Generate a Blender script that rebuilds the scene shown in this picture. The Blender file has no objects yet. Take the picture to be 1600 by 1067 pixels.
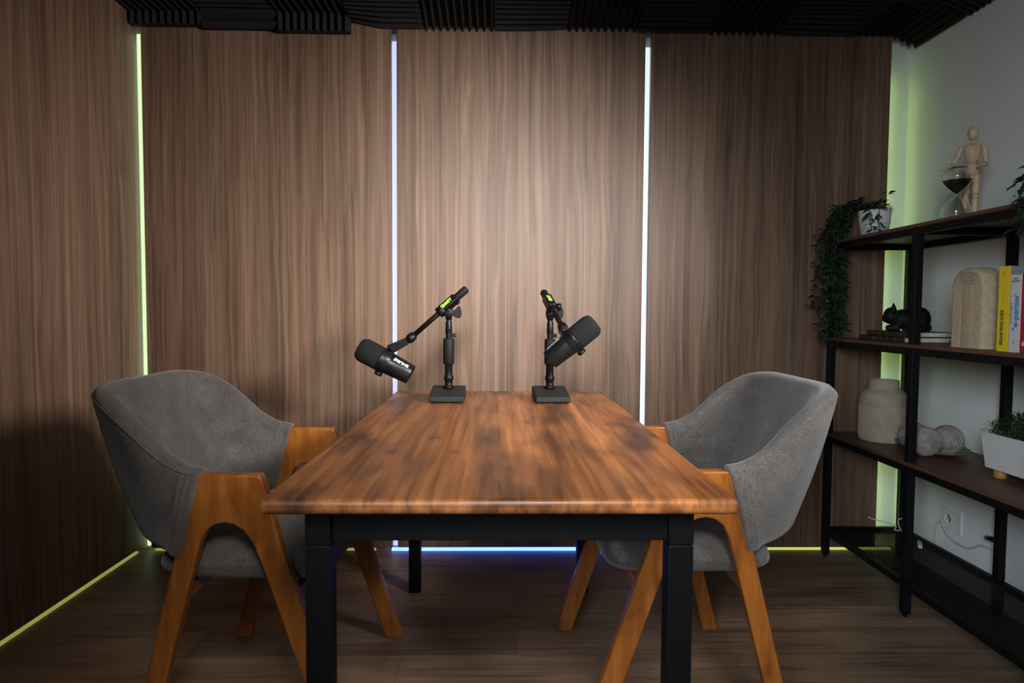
import bpy, bmesh, math, random
import numpy as np
from mathutils import Matrix, Vector
random.seed(7)
rng = np.random.default_rng(7)
SC = bpy.context.scene
COL = SC.collection

# ------------------------------------------------------------------ camera, world, light, exposure
cam_d = bpy.data.cameras.new('camera'); cam = bpy.data.objects.new('camera', cam_d); COL.objects.link(cam)
cam_d.sensor_width = 36.0; cam_d.lens = 1020 / 1600 * 36; cam_d.clip_start = 0.02
YAW, PIT, ROLL = math.atan(21 / 1020), math.atan(49.5 / 1020), 0.006
cam.matrix_world = (Matrix.Translation((0, 0, 1.05)) @ Matrix.Rotation(-YAW, 4, 'Z')
                    @ Matrix.Rotation(math.pi / 2 - PIT, 4, 'X') @ Matrix.Rotation(ROLL, 4, 'Z'))
SC.camera = cam
SC.view_settings.view_transform = 'Standard'; SC.view_settings.look = 'None'
SC.view_settings.gamma = 1.0; SC.view_settings.use_curve_mapping = False
SC.view_settings.exposure = 0.0
W = bpy.data.worlds.new('world'); SC.world = W; W.use_nodes = True
W.node_tree.nodes['Background'].inputs[0].default_value = (0.80, 0.90, 1.0, 1)
W.node_tree.nodes['Background'].inputs[1].default_value = 0.07

def area_light(name, loc, aim, size, power, spread, color=(1, 1, 1)):
    d = bpy.data.lights.new(name, 'AREA'); d.shape = 'DISK'; d.size = size; d.energy = power
    d.spread = math.radians(spread); d.color = color
    o = bpy.data.objects.new(name, d); COL.objects.link(o); o.location = loc
    o.rotation_euler = (Vector(aim) - Vector(loc)).to_track_quat('-Z', 'Y').to_euler()
    return o
area_light('spot_softbox', (0.03, -0.30, 1.95), (0.02, 2.8, 1.14), 0.42, 6.3, 45, (1.0, 0.96, 0.91))
area_light('side_softbox', (1.58, 0.45, 1.66), (-0.72, 2.79, 1.07), 0.50, 15.0, 56, (1.0, 0.96, 0.92))
area_light('added_near_fill', (0.25, -0.35, 1.95), (0.05, 1.30, 0.66), 0.60, 4.2, 50, (1.0, 0.95, 0.90))  # extra fill light, added to brighten the near table and chairs
area_light('added_shelf_fill', (-0.60, -1.00, 1.55), (1.4, 2.0, 0.60), 0.90, 8.5, 62, (0.84, 0.94, 1.0))  # cool fill added to brighten bookshelf and right wall, no actual window

# ------------------------------------------------------------------ materials
def new_mat(name):
    m = bpy.data.materials.new(name); m.use_nodes = True
    return m, m.node_tree.nodes, m.node_tree.links, m.node_tree.nodes['Principled BSDF']

def plain(name, col, rough=0.5, metal=0.0, bump=0.0, bscale=200, var=0.0, vscale=8, coat=0.0, spec=0.5):
    """plain surface with optional mottling and fine bump"""
    m, N, L, b = new_mat(name)
    b.inputs['Base Color'].default_value = (*col, 1); b.inputs['Roughness'].default_value = rough
    b.inputs['Metallic'].default_value = metal; b.inputs['Coat Weight'].default_value = coat
    b.inputs['Specular IOR Level'].default_value = spec
    tc = N.new('ShaderNodeTexCoord')
    if var:
        n = N.new('ShaderNodeTexNoise'); n.inputs['Scale'].default_value = vscale; n.inputs['Detail'].default_value = 6
        r = N.new('ShaderNodeValToRGB')
        r.color_ramp.elements[0].color = (*[c * (1 - var) for c in col], 1); r.color_ramp.elements[0].position = 0.3
        r.color_ramp.elements[1].color = (*[min(1, c * (1 + var)) for c in col], 1); r.color_ramp.elements[1].position = 0.7
        L.new(tc.outputs['Object'], n.inputs['Vector']); L.new(n.outputs['Fac'], r.inputs['Fac']); L.new(r.outputs['Color'], b.inputs['Base Color'])
    if bump:
        n2 = N.new('ShaderNodeTexNoise'); n2.inputs['Scale'].default_value = bscale; n2.inputs['Detail'].default_value = 4
        bp = N.new('ShaderNodeBump'); bp.inputs['Strength'].default_value = bump; bp.inputs['Distance'].default_value = 0.002
        L.new(tc.outputs['Object'], n2.inputs['Vector']); L.new(n2.outputs['Fac'], bp.inputs['Height']); L.new(bp.outputs['Normal'], b.inputs['Normal'])
    return m

def ramp(N, stops):
    r = N.new('ShaderNodeValToRGB'); e = r.color_ramp.elements
    e[0].position, e[0].color = stops[0][0], (*stops[0][1], 1)
    e[1].position, e[1].color = stops[-1][0], (*stops[-1][1], 1)
    for p, c in stops[1:-1]:
        k = e.new(p); k.color = (*c, 1)
    return r

def wood(name, axis, stops, fine=70.0, along=1.6, broad=9.0, rough=0.45, coat=0.0, bump=0.08, blotch=None, swirl=0.5, spec=0.5, coat_rough=0.15):
    """grain running along one object axis: fine streaks, broad bands, slow swirl, optional dark blotches"""
    m, N, L, b = new_mat(name)
    tc = N.new('ShaderNodeTexCoord')
    def mapped(s_across, s_along):
        mp = N.new('ShaderNodeMapping'); s = [s_across] * 3; s[axis] = s_along
        mp.inputs['Scale'].default_value = s; L.new(tc.outputs['Object'], mp.inputs['Vector']); return mp
    def noise(mp, scale=1.0, detail=5, dist=0.0, rough_=0.6):
        n = N.new('ShaderNodeTexNoise'); n.inputs['Scale'].default_value = scale; n.inputs['Detail'].default_value = detail
        n.inputs['Distortion'].default_value = dist; n.inputs['Roughness'].default_value = rough_
        L.new(mp.outputs['Vector'], n.inputs['Vector']); return n
    f = noise(mapped(fine, along), 1.0, 6, 0.2, 0.65)
    br = noise(mapped(broad, along * 0.35), 1.0, 4, swirl)
    mix = N.new('ShaderNodeMath'); mix.operation = 'MULTIPLY_ADD'; mix.inputs[1].default_value = 0.55
    half = N.new('ShaderNodeMath'); half.operation = 'MULTIPLY'; half.inputs[1].default_value = 0.45
    L.new(br.outputs['Fac'], half.inputs[0]); L.new(f.outputs['Fac'], mix.inputs[0]); L.new(half.outputs[0], mix.inputs[2])
    r = ramp(N, stops); L.new(mix.outputs[0], r.inputs['Fac'])
    out = r.outputs['Color']
    if blotch:
        bl = noise(mapped(blotch[0], blotch[1]), 1.0, 4, 0.8)
        rb = ramp(N, [(0.50, (1, 1, 1)), (0.68, blotch[2])]); L.new(bl.outputs['Fac'], rb.inputs['Fac'])
        mm = N.new('ShaderNodeMix'); mm.data_type = 'RGBA'; mm.blend_type = 'MULTIPLY'; mm.inputs['Factor'].default_value = 1
        L.new(out, mm.inputs['A']); L.new(rb.outputs['Color'], mm.inputs['B']); out = mm.outputs['Result']
    L.new(out, b.inputs['Base Color'])
    b.inputs['Roughness'].default_value = rough; b.inputs['Coat Weight'].default_value = coat; b.inputs['Coat Roughness'].default_value = coat_rough
    b.inputs['Specular IOR Level'].default_value = spec
    bp = N.new('ShaderNodeBump'); bp.inputs['Strength'].default_value = bump; bp.inputs['Distance'].default_value = 0.001
    L.new(f.outputs['Fac'], bp.inputs['Height']); L.new(bp.outputs['Normal'], b.inputs['Normal'])
    return m

def glow(name, col, strength):
    m, N, L, b = new_mat(name)
    b.inputs['Base Color'].default_value = (0.25, 0.25, 0.25, 1); b.inputs['Roughness'].default_value = 0.5
    b.inputs['Emission Color'].default_value = (*col, 1); b.inputs['Emission Strength'].default_value = strength
    return m

def floor_mat():
    m, N, L, b = new_mat('floor planks')
    tc = N.new('ShaderNodeTexCoord')
    mp = N.new('ShaderNodeMapping'); mp.inputs['Location'].default_value = (0.29 + 5, -1.94 + 1.6, 0); L.new(tc.outputs['Object'], mp.inputs['Vector'])
    br = N.new('ShaderNodeTexBrick'); br.offset = 0.65; br.offset_frequency = 2; br.squash = 1.0
    br.inputs['Scale'].default_value = 1.0; br.inputs['Brick Width'].default_value = 1.0; br.inputs['Row Height'].default_value = 0.16
    br.inputs['Mortar Size'].default_value = 0.0008; br.inputs['Bias'].default_value = 0.0; br.inputs['Mortar Smooth'].default_value = 0.3
    br.inputs['Color1'].default_value = (0.66, 0.66, 0.66, 1); br.inputs['Color2'].default_value = (1.28, 1.24, 1.2, 1); br.inputs['Mortar'].default_value = (0.30, 0.28, 0.26, 1)
    L.new(mp.outputs['Vector'], br.inputs['Vector'])
    g = N.new('ShaderNodeMapping'); g.inputs['Scale'].default_value = (3, 55, 1); L.new(tc.outputs['Object'], g.inputs['Vector'])
    n = N.new('ShaderNodeTexNoise'); n.inputs['Scale'].default_value = 1; n.inputs['Detail'].default_value = 7; n.inputs['Distortion'].default_value = 0.6; L.new(g.outputs['Vector'], n.inputs['Vector'])
    g2 = N.new('ShaderNodeMapping'); g2.inputs['Scale'].default_value = (2.2, 9, 1); L.new(tc.outputs['Object'], g2.inputs['Vector'])
    n2 = N.new('ShaderNodeTexNoise'); n2.inputs['Scale'].default_value = 1; n2.inputs['Detail'].default_value = 3; L.new(g2.outputs['Vector'], n2.inputs['Vector'])
    a = N.new('ShaderNodeMath'); a.operation = 'ADD'; L.new(n.outputs['Fac'], a.inputs[0]); L.new(n2.outputs['Fac'], a.inputs[1])
    h = N.new('ShaderNodeMath'); h.operation = 'MULTIPLY'; h.inputs[1].default_value = 0.5; L.new(a.outputs[0], h.inputs[0])
    r = ramp(N, [(0.30, (0.075, 0.047, 0.031)), (0.5, (0.19, 0.126, 0.086)), (0.7, (0.28, 0.195, 0.138))]); L.new(h.outputs[0], r.inputs['Fac'])
    mm = N.new('ShaderNodeMix'); mm.data_type = 'RGBA'; mm.blend_type = 'MULTIPLY'; mm.inputs['Factor'].default_value = 1
    L.new(r.outputs['Color'], mm.inputs['A']); L.new(br.outputs['Color'], mm.inputs['B']); L.new(mm.outputs['Result'], b.inputs['Base Color'])
    b.inputs['Roughness'].default_value = 0.5
    bp = N.new('ShaderNodeBump'); bp.inputs['Strength'].default_value = 0.15; bp.inputs['Distance'].default_value = 0.001
    L.new(n.outputs['Fac'], bp.inputs['Height']); L.new(bp.outputs['Normal'], b.inputs['Normal'])
    return m

def table_mat():
    """solid top of glued boards with grain along Y, each board its own tone, dark burnt stains, a few knots"""
    m, N, L, b = new_mat('table board wood')
    tc = N.new('ShaderNodeTexCoord'); sep = N.new('ShaderNodeSeparateXYZ'); L.new(tc.outputs['Object'], sep.inputs[0])
    bw = N.new('ShaderNodeMath'); bw.operation = 'MULTIPLY'; bw.inputs[1].default_value = 9.0; L.new(sep.outputs['X'], bw.inputs[0])
    fl = N.new('ShaderNodeMath'); fl.operation = 'FLOOR'; L.new(bw.outputs[0], fl.inputs[0])
    wn = N.new('ShaderNodeTexWhiteNoise'); wn.noise_dimensions = '1D'; L.new(fl.outputs[0], wn.inputs['W'])
    mp = N.new('ShaderNodeMapping'); mp.inputs['Scale'].default_value = (58, 2.6, 30); L.new(tc.outputs['Object'], mp.inputs['Vector'])
    n4 = N.new('ShaderNodeTexNoise'); n4.noise_dimensions = '4D'; n4.inputs['Scale'].default_value = 1; n4.inputs['Detail'].default_value = 6; n4.inputs['Distortion'].default_value = 0.35
    L.new(mp.outputs['Vector'], n4.inputs['Vector'])
    ws = N.new('ShaderNodeMath'); ws.operation = 'MULTIPLY'; ws.inputs[1].default_value = 13.0; L.new(wn.outputs['Value'], ws.inputs[0]); L.new(ws.outputs[0], n4.inputs['W'])
    r = ramp(N, [(0.28, (0.11, 0.034, 0.009)), (0.5, (0.30, 0.103, 0.026)), (0.72, (0.46, 0.185, 0.055))]); L.new(n4.outputs['Fac'], r.inputs['Fac'])
    tone = N.new('ShaderNodeMapRange'); tone.inputs['To Min'].default_value = 0.72; tone.inputs['To Max'].default_value = 1.2; L.new(wn.outputs['Value'], tone.inputs['Value'])
    m1 = N.new('ShaderNodeVectorMath'); m1.operation = 'SCALE'; L.new(r.outputs['Color'], m1.inputs[0]); L.new(tone.outputs['Result'], m1.inputs['Scale'])
    mp2 = N.new('ShaderNodeMapping'); mp2.inputs['Scale'].default_value = (9.5, 2.8, 5); mp2.inputs['Location'].default_value = (2.3, 6.4, 0); L.new(tc.outputs['Object'], mp2.inputs['Vector'])
    bl = N.new('ShaderNodeTexNoise'); bl.inputs['Scale'].default_value = 1; bl.inputs['Detail'].default_value = 5; bl.inputs['Distortion'].default_value = 0.15; L.new(mp2.outputs['Vector'], bl.inputs['Vector'])
    rb = ramp(N, [(0.48, (1, 1, 1)), (0.68, (0.22, 0.20, 0.21))]); L.new(bl.outputs['Fac'], rb.inputs['Fac'])
    mm = N.new('ShaderNodeMix'); mm.data_type = 'RGBA'; mm.blend_type = 'MULTIPLY'; mm.inputs['Factor'].default_value = 1
    L.new(m1.outputs[0], mm.inputs['A']); L.new(rb.outputs['Color'], mm.inputs['B'])
    out = mm.outputs['Result']
    for kx, ky, kr in ((-0.235, 1.42, 0.018), (-0.095, 1.42, 0.017), (-0.155, 1.575, 0.016), (-0.02, 1.60, 0.008)):
        sx = N.new('ShaderNodeVectorMath'); sx.operation = 'SUBTRACT'; sx.inputs[1].default_value = (kx, ky, 0.738); L.new(tc.outputs['Object'], sx.inputs[0])
        sc = N.new('ShaderNodeVectorMath'); sc.operation = 'MULTIPLY'; sc.inputs[1].default_value = (1, 0.7, 0); L.new(sx.outputs[0], sc.inputs[0])
        ln = N.new('ShaderNodeVectorMath'); ln.operation = 'LENGTH'; L.new(sc.outputs[0], ln.inputs[0])
        mr = N.new('ShaderNodeMapRange'); mr.interpolation_type = 'SMOOTHSTEP'; mr.inputs['From Min'].default_value = kr * 0.55; mr.inputs['From Max'].default_value = kr
        mr.inputs['To Min'].default_value = 0.62; mr.inputs['To Max'].default_value = 1.0; L.new(ln.outputs['Value'], mr.inputs['Value'])
        m3 = N.new('ShaderNodeVectorMath'); m3.operation = 'SCALE'; L.new(out, m3.inputs[0]); L.new(mr.outputs['Result'], m3.inputs['Scale']); out = m3.outputs[0]
    L.new(out, b.inputs['Base Color'])
    b.inputs['Roughness'].default_value = 0.45; b.inputs['Coat Weight'].default_value = 0.18; b.inputs['Coat Roughness'].default_value = 0.3; b.inputs['Specular IOR Level'].default_value = 0.45
    bp = N.new('ShaderNodeBump'); bp.inputs['Strength'].default_value = 0.1; bp.inputs['Distance'].default_value = 0.001
    L.new(n4.outputs['Fac'], bp.inputs['Height']); L.new(bp.outputs['Normal'], b.inputs['Normal'])
    return m

def panel_mat():
    """walnut laminate: pinstripe grain, wavering bands and slow cathedral sweeps, running up the wall"""
    m, N, L, b = new_mat('walnut laminate')
    tc = N.new('ShaderNodeTexCoord')
    def mapped(src, sx, sz):
        mp = N.new('ShaderNodeMapping'); mp.inputs['Scale'].default_value = (sx, sx, sz); L.new(src, mp.inputs['Vector']); return mp.outputs['Vector']
    def noise(v, detail=3, rough_=0.5, dist=0.0):
        n = N.new('ShaderNodeTexNoise'); n.inputs['Scale'].default_value = 1; n.inputs['Detail'].default_value = detail
        n.inputs['Roughness'].default_value = rough_; n.inputs['Distortion'].default_value = dist; L.new(v, n.inputs['Vector']); return n
    def math_(op, a, v2, third=None):
        q = N.new('ShaderNodeMath'); q.operation = op; L.new(a, q.inputs[0])
        if isinstance(v2, (int, float)): q.inputs[1].default_value = v2
        else: L.new(v2, q.inputs[1])
        if third is not None: L.new(third, q.inputs[2])
        return q.outputs[0]
    w = noise(mapped(tc.outputs['Object'], 5.5, 0.85), 3, 0.5)
    wv = N.new('ShaderNodeVectorMath'); wv.operation = 'MULTIPLY_ADD'; L.new(w.outputs['Fac'], wv.inputs[0]); wv.inputs[1].default_value = (0.085, 0.085, 0.0); L.new(tc.outputs['Object'], wv.inputs[2])
    P = wv.outputs[0]
    n1 = noise(mapped(P, 62, 0.55), 3, 0.55); n2 = noise(mapped(tc.outputs['Object'], 330, 1.3), 3, 0.6); n3 = noise(mapped(P, 15, 0.30), 2)
    f = math_('MULTIPLY', n3.outputs['Fac'], 0.30)
    f = math_('MULTIPLY_ADD', n1.outputs['Fac'], 0.46, f); f = math_('MULTIPLY_ADD', n2.outputs['Fac'], 0.24, f)
    r = ramp(N, [(0.34, (0.050, 0.027, 0.016)), (0.44, (0.110, 0.062, 0.038)), (0.53, (0.165, 0.098, 0.062)), (0.66, (0.255, 0.162, 0.110))]); L.new(f, r.inputs['Fac'])
    h = noise(mapped(tc.outputs['Object'], 24, 0.5), 2); rh = ramp(N, [(0.38, (0.94, 1.0, 1.0)), (0.62, (1.04, 0.98, 0.97))]); L.new(h.outputs['Fac'], rh.inputs['Fac'])
    mm = N.new('ShaderNodeMix'); mm.data_type = 'RGBA'; mm.blend_type = 'MULTIPLY'; mm.inputs['Factor'].default_value = 1
    L.new(r.outputs['Color'], mm.inputs['A']); L.new(rh.outputs['Color'], mm.inputs['B']); L.new(mm.outputs['Result'], b.inputs['Base Color'])
    b.inputs['Roughness'].default_value = 0.48
    bp = N.new('ShaderNodeBump'); bp.inputs['Strength'].default_value = 0.06; bp.inputs['Distance'].default_value = 0.001
    L.new(n2.outputs['Fac'], bp.inputs['Height']); L.new(bp.outputs['Normal'], b.inputs['Normal'])
    return m

def fabric_mat():
    m, N, L, b = new_mat('grey woven fabric')
    tc = N.new('ShaderNodeTexCoord')
    n = N.new('ShaderNodeTexNoise'); n.inputs['Scale'].default_value = 14; n.inputs['Detail'].default_value = 8; n.inputs['Roughness'].default_value = 0.7; L.new(tc.outputs['Object'], n.inputs['Vector'])
    n2 = N.new('ShaderNodeTexNoise'); n2.inputs['Scale'].default_value = 420; n2.inputs['Detail'].default_value = 2; L.new(tc.outputs['Object'], n2.inputs['Vector'])
    a = N.new('ShaderNodeMath'); a.operation = 'MULTIPLY_ADD'; a.inputs[1].default_value = 0.62; L.new(n2.outputs['Fac'], a.inputs[0])
    h = N.new('ShaderNodeMath'); h.operation = 'MULTIPLY'; h.inputs[1].default_value = 0.38; L.new(n.outputs['Fac'], h.inputs[0]); L.new(h.outputs[0], a.inputs[2])
    r = ramp(N, [(0.34, (0.042, 0.038, 0.036)), (0.5, (0.088, 0.081, 0.077)), (0.66, (0.155, 0.145, 0.139))]); L.new(a.outputs[0], r.inputs['Fac'])
    L.new(r.outputs['Color'], b.inputs['Base Color']); b.inputs['Roughness'].default_value = 0.95
    b.inputs['Sheen Weight'].default_value = 0.25; b.inputs['Sheen Roughness'].default_value = 0.5; b.inputs['Specular IOR Level'].default_value = 0.15
    bp = N.new('ShaderNodeBump'); bp.inputs['Strength'].default_value = 0.6; bp.inputs['Distance'].default_value = 0.0012
    L.new(n2.outputs['Fac'], bp.inputs['Height']); L.new(bp.outputs['Normal'], b.inputs['Normal'])
    return m

M = {}
M['panel'] = panel_mat()
M['plaster'] = plain('white plaster', (0.72, 0.74, 0.74), 0.9, bump=0.25, bscale=140)
M['floor'] = floor_mat()
M['foam'] = plain('black acoustic foam', (0.016, 0.016, 0.017), 0.95, bump=0.5, bscale=300, spec=0.2)
M['table'] = table_mat()
M['black_wood'] = plain('black painted wood', (0.0035, 0.0037, 0.0042), 0.5, bump=0.05, bscale=90, spec=0.12)
M['amber'] = wood('amber varnished wood', 2, [(0.30, (0.15, 0.042, 0.008)), (0.5, (0.30, 0.097, 0.016)), (0.70, (0.43, 0.160, 0.032))], fine=48, along=5, broad=10, rough=0.40, coat=0.1, spec=0.35, bump=0.04, swirl=0.8,
                  blotch=(9, 5, (0.6, 0.55, 0.5)))
M['fabric'] = fabric_mat()
M['metal'] = plain('black powder coated steel', (0.005, 0.005, 0.006), 0.5, bump=0.08, bscale=400, spec=0.15)
M['shelf_wood'] = wood('dark brown shelf board', 1, [(0.3, (0.050, 0.022, 0.013)), (0.5, (0.105, 0.048, 0.029)), (0.7, (0.16, 0.078, 0.048))], fine=60, along=3, broad=10, rough=0.5, bump=0.05)
M['black_plastic'] = plain('black plastic', (0.004, 0.004, 0.0044), 0.40, spec=0.18)
M['rubber'] = plain('ribbed black rubber', (0.005, 0.0053, 0.0053), 0.6, spec=0.2)
M['cast'] = plain('black textured cast iron', (0.017, 0.018, 0.0195), 0.6, bump=0.5, bscale=500, spec=0.2)
M['mic_body'] = plain('satin black metal', (0.006, 0.0064, 0.0068), 0.34, spec=0.28)
M['mic_foam'] = plain('dark grey microphone foam', (0.011, 0.0115, 0.0125), 0.95, bump=1.0, bscale=900, spec=0.2)
M['chrome'] = plain('dull steel', (0.35, 0.35, 0.36), 0.35, metal=1.0)
M['white_ink'] = plain('white print', (0.85, 0.86, 0.86), 0.5)
M['lime_ink'] = plain('lime print', (0.42, 0.80, 0.10), 0.5)
M['beige_rib'] = plain('beige ceramic', (0.33, 0.275, 0.205), 0.8, bump=0.3, bscale=260, var=0.12, vscale=30)
M['sand_stone'] = plain('sand coloured stoneware', (0.46, 0.355, 0.235), 0.85, bump=0.35, bscale=420, var=0.12, vscale=60)
M['pale_wood'] = wood('pale unfinished wood', 2, [(0.3, (0.42, 0.27, 0.16)), (0.5, (0.56, 0.39, 0.25)), (0.7, (0.66, 0.48, 0.32))], fine=120, along=14, broad=30, rough=0.6, bump=0.03)
M['orange_wood'] = wood('orange brown wood', 2, [(0.3, (0.30, 0.12, 0.03)), (0.7, (0.45, 0.2, 0.055))], fine=150, along=25, rough=0.5)
M['white_pot'] = plain('white ceramic', (0.66, 0.66, 0.66), 0.5, bump=0.1, bscale=60)
M['leaf'] = plain('dark green leaf', (0.016, 0.040, 0.022), 0.38, var=0.6, vscale=25)
M['shrub'] = plain('olive green leaf', (0.030, 0.055, 0.020), 0.55, var=0.6, vscale=25)
M['soil'] = plain('dark soil', (0.02, 0.014, 0.01), 1.0, bump=1, bscale=90)
M['stem'] = plain('brown green stem', (0.03, 0.035, 0.015), 0.7)
M['black_gloss'] = plain('satin black ceramic', (0.003, 0.003, 0.003), 0.6, spec=0.2)
M['leather'] = plain('worn dark brown leather', (0.035, 0.020, 0.013), 0.55, bump=0.3, bscale=120, var=0.6, vscale=18)
M['paper'] = plain('cream paper edge', (0.50, 0.46, 0.37), 0.9, bump=0.2, bscale=500, var=0.15, vscale=60)
M['yellow'] = plain('yellow cover', (0.80, 0.58, 0.01), 0.4)
M['orange'] = plain('orange cover', (0.62, 0.28, 0.01), 0.4)
M['grey_cover'] = plain('grey cover', (0.20, 0.21, 0.22), 0.4, var=0.15, vscale=30)
M['white_cover'] = plain('white cover', (0.60, 0.61, 0.62), 0.4)
M['red'] = plain('crimson cover', (0.40, 0.006, 0.03), 0.4)
M['navy_ink'] = plain('dark navy print', (0.02, 0.025, 0.05), 0.5)
M['blue_ink'] = plain('bright blue print', (0.02, 0.22, 0.45), 0.5)
M['grey_ink'] = plain('grey print', (0.14, 0.14, 0.15), 0.5)
M['yarn'] = plain('grey yarn', (0.30, 0.262, 0.245), 0.95, bump=0.6, bscale=900, var=0.2, vscale=45, spec=0.2)
M['tray'] = plain('hammered dark tray', (0.16, 0.125, 0.10), 0.5, bump=0.8, bscale=80, var=0.3, vscale=40)
M['cable'] = plain('white cable', (0.55, 0.56, 0.55), 0.5)
M['sand'] = plain('black sand', (0.006, 0.006, 0.008), 0.9, bump=0.4, bscale=600)
M['socket'] = plain('white plastic plate', (0.66, 0.68, 0.68), 0.6, spec=0.3)
def glass_mat():
    m, N, L, b = new_mat('clear glass')
    b.inputs['Base Color'].default_value = (1, 1, 1, 1); b.inputs['Roughness'].default_value = 0.02
    b.inputs['Transmission Weight'].default_value = 1.0; b.inputs['IOR'].default_value = 1.45
    return m
M['glass'] = glass_mat()
M['led_lime'] = glow('lime led diffuser', (0.80, 1.0, 0.55), 0.98)
M['led_blue'] = glow('periwinkle led diffuser', (0.58, 0.65, 1.0), 1.0)
M['led_ice'] = glow('icy white led diffuser', (0.74, 0.87, 1.0), 1.0)
M['led_deep'] = glow('blue led diffuser', (0.07, 0.17, 1.0), 6.0)
M['led_olive'] = glow('yellow led diffuser', (0.72, 0.74, 0.16), 0.36)
M['led_sun'] = glow('bright yellow led diffuser', (0.74, 0.80, 0.16), 0.75)
M['led_green'] = glow('yellow green led tape', (0.66, 1.0, 0.22), 9.0)

# ------------------------------------------------------------------ helpers
def link(name, me, mat, parent=None, smooth=False):
    o = bpy.data.objects.new(name, me); COL.objects.link(o)
    if mat is not None:
        for mm in (mat if isinstance(mat, (list, tuple)) else [mat]): me.materials.append(mm)
    if parent is not None: o.parent = parent
    if smooth:
        for p in me.polygons: p.use_smooth = True
    return o

def tag(o, label=None, cat=None, group=None, kind=None):
    if label: o['label'] = label
    if cat: o['category'] = cat
    if group: o['group'] = group
    if kind: o['kind'] = kind
    return o

def thing(name, label, cat, loc=(0, 0, 0), rz=0.0, group=None):
    o = bpy.data.objects.new(name, None); COL.objects.link(o); o.empty_display_size = 0.05
    o.location = loc; o.rotation_euler = (0, 0, rz)
    return tag(o, label, cat, group)

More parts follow.
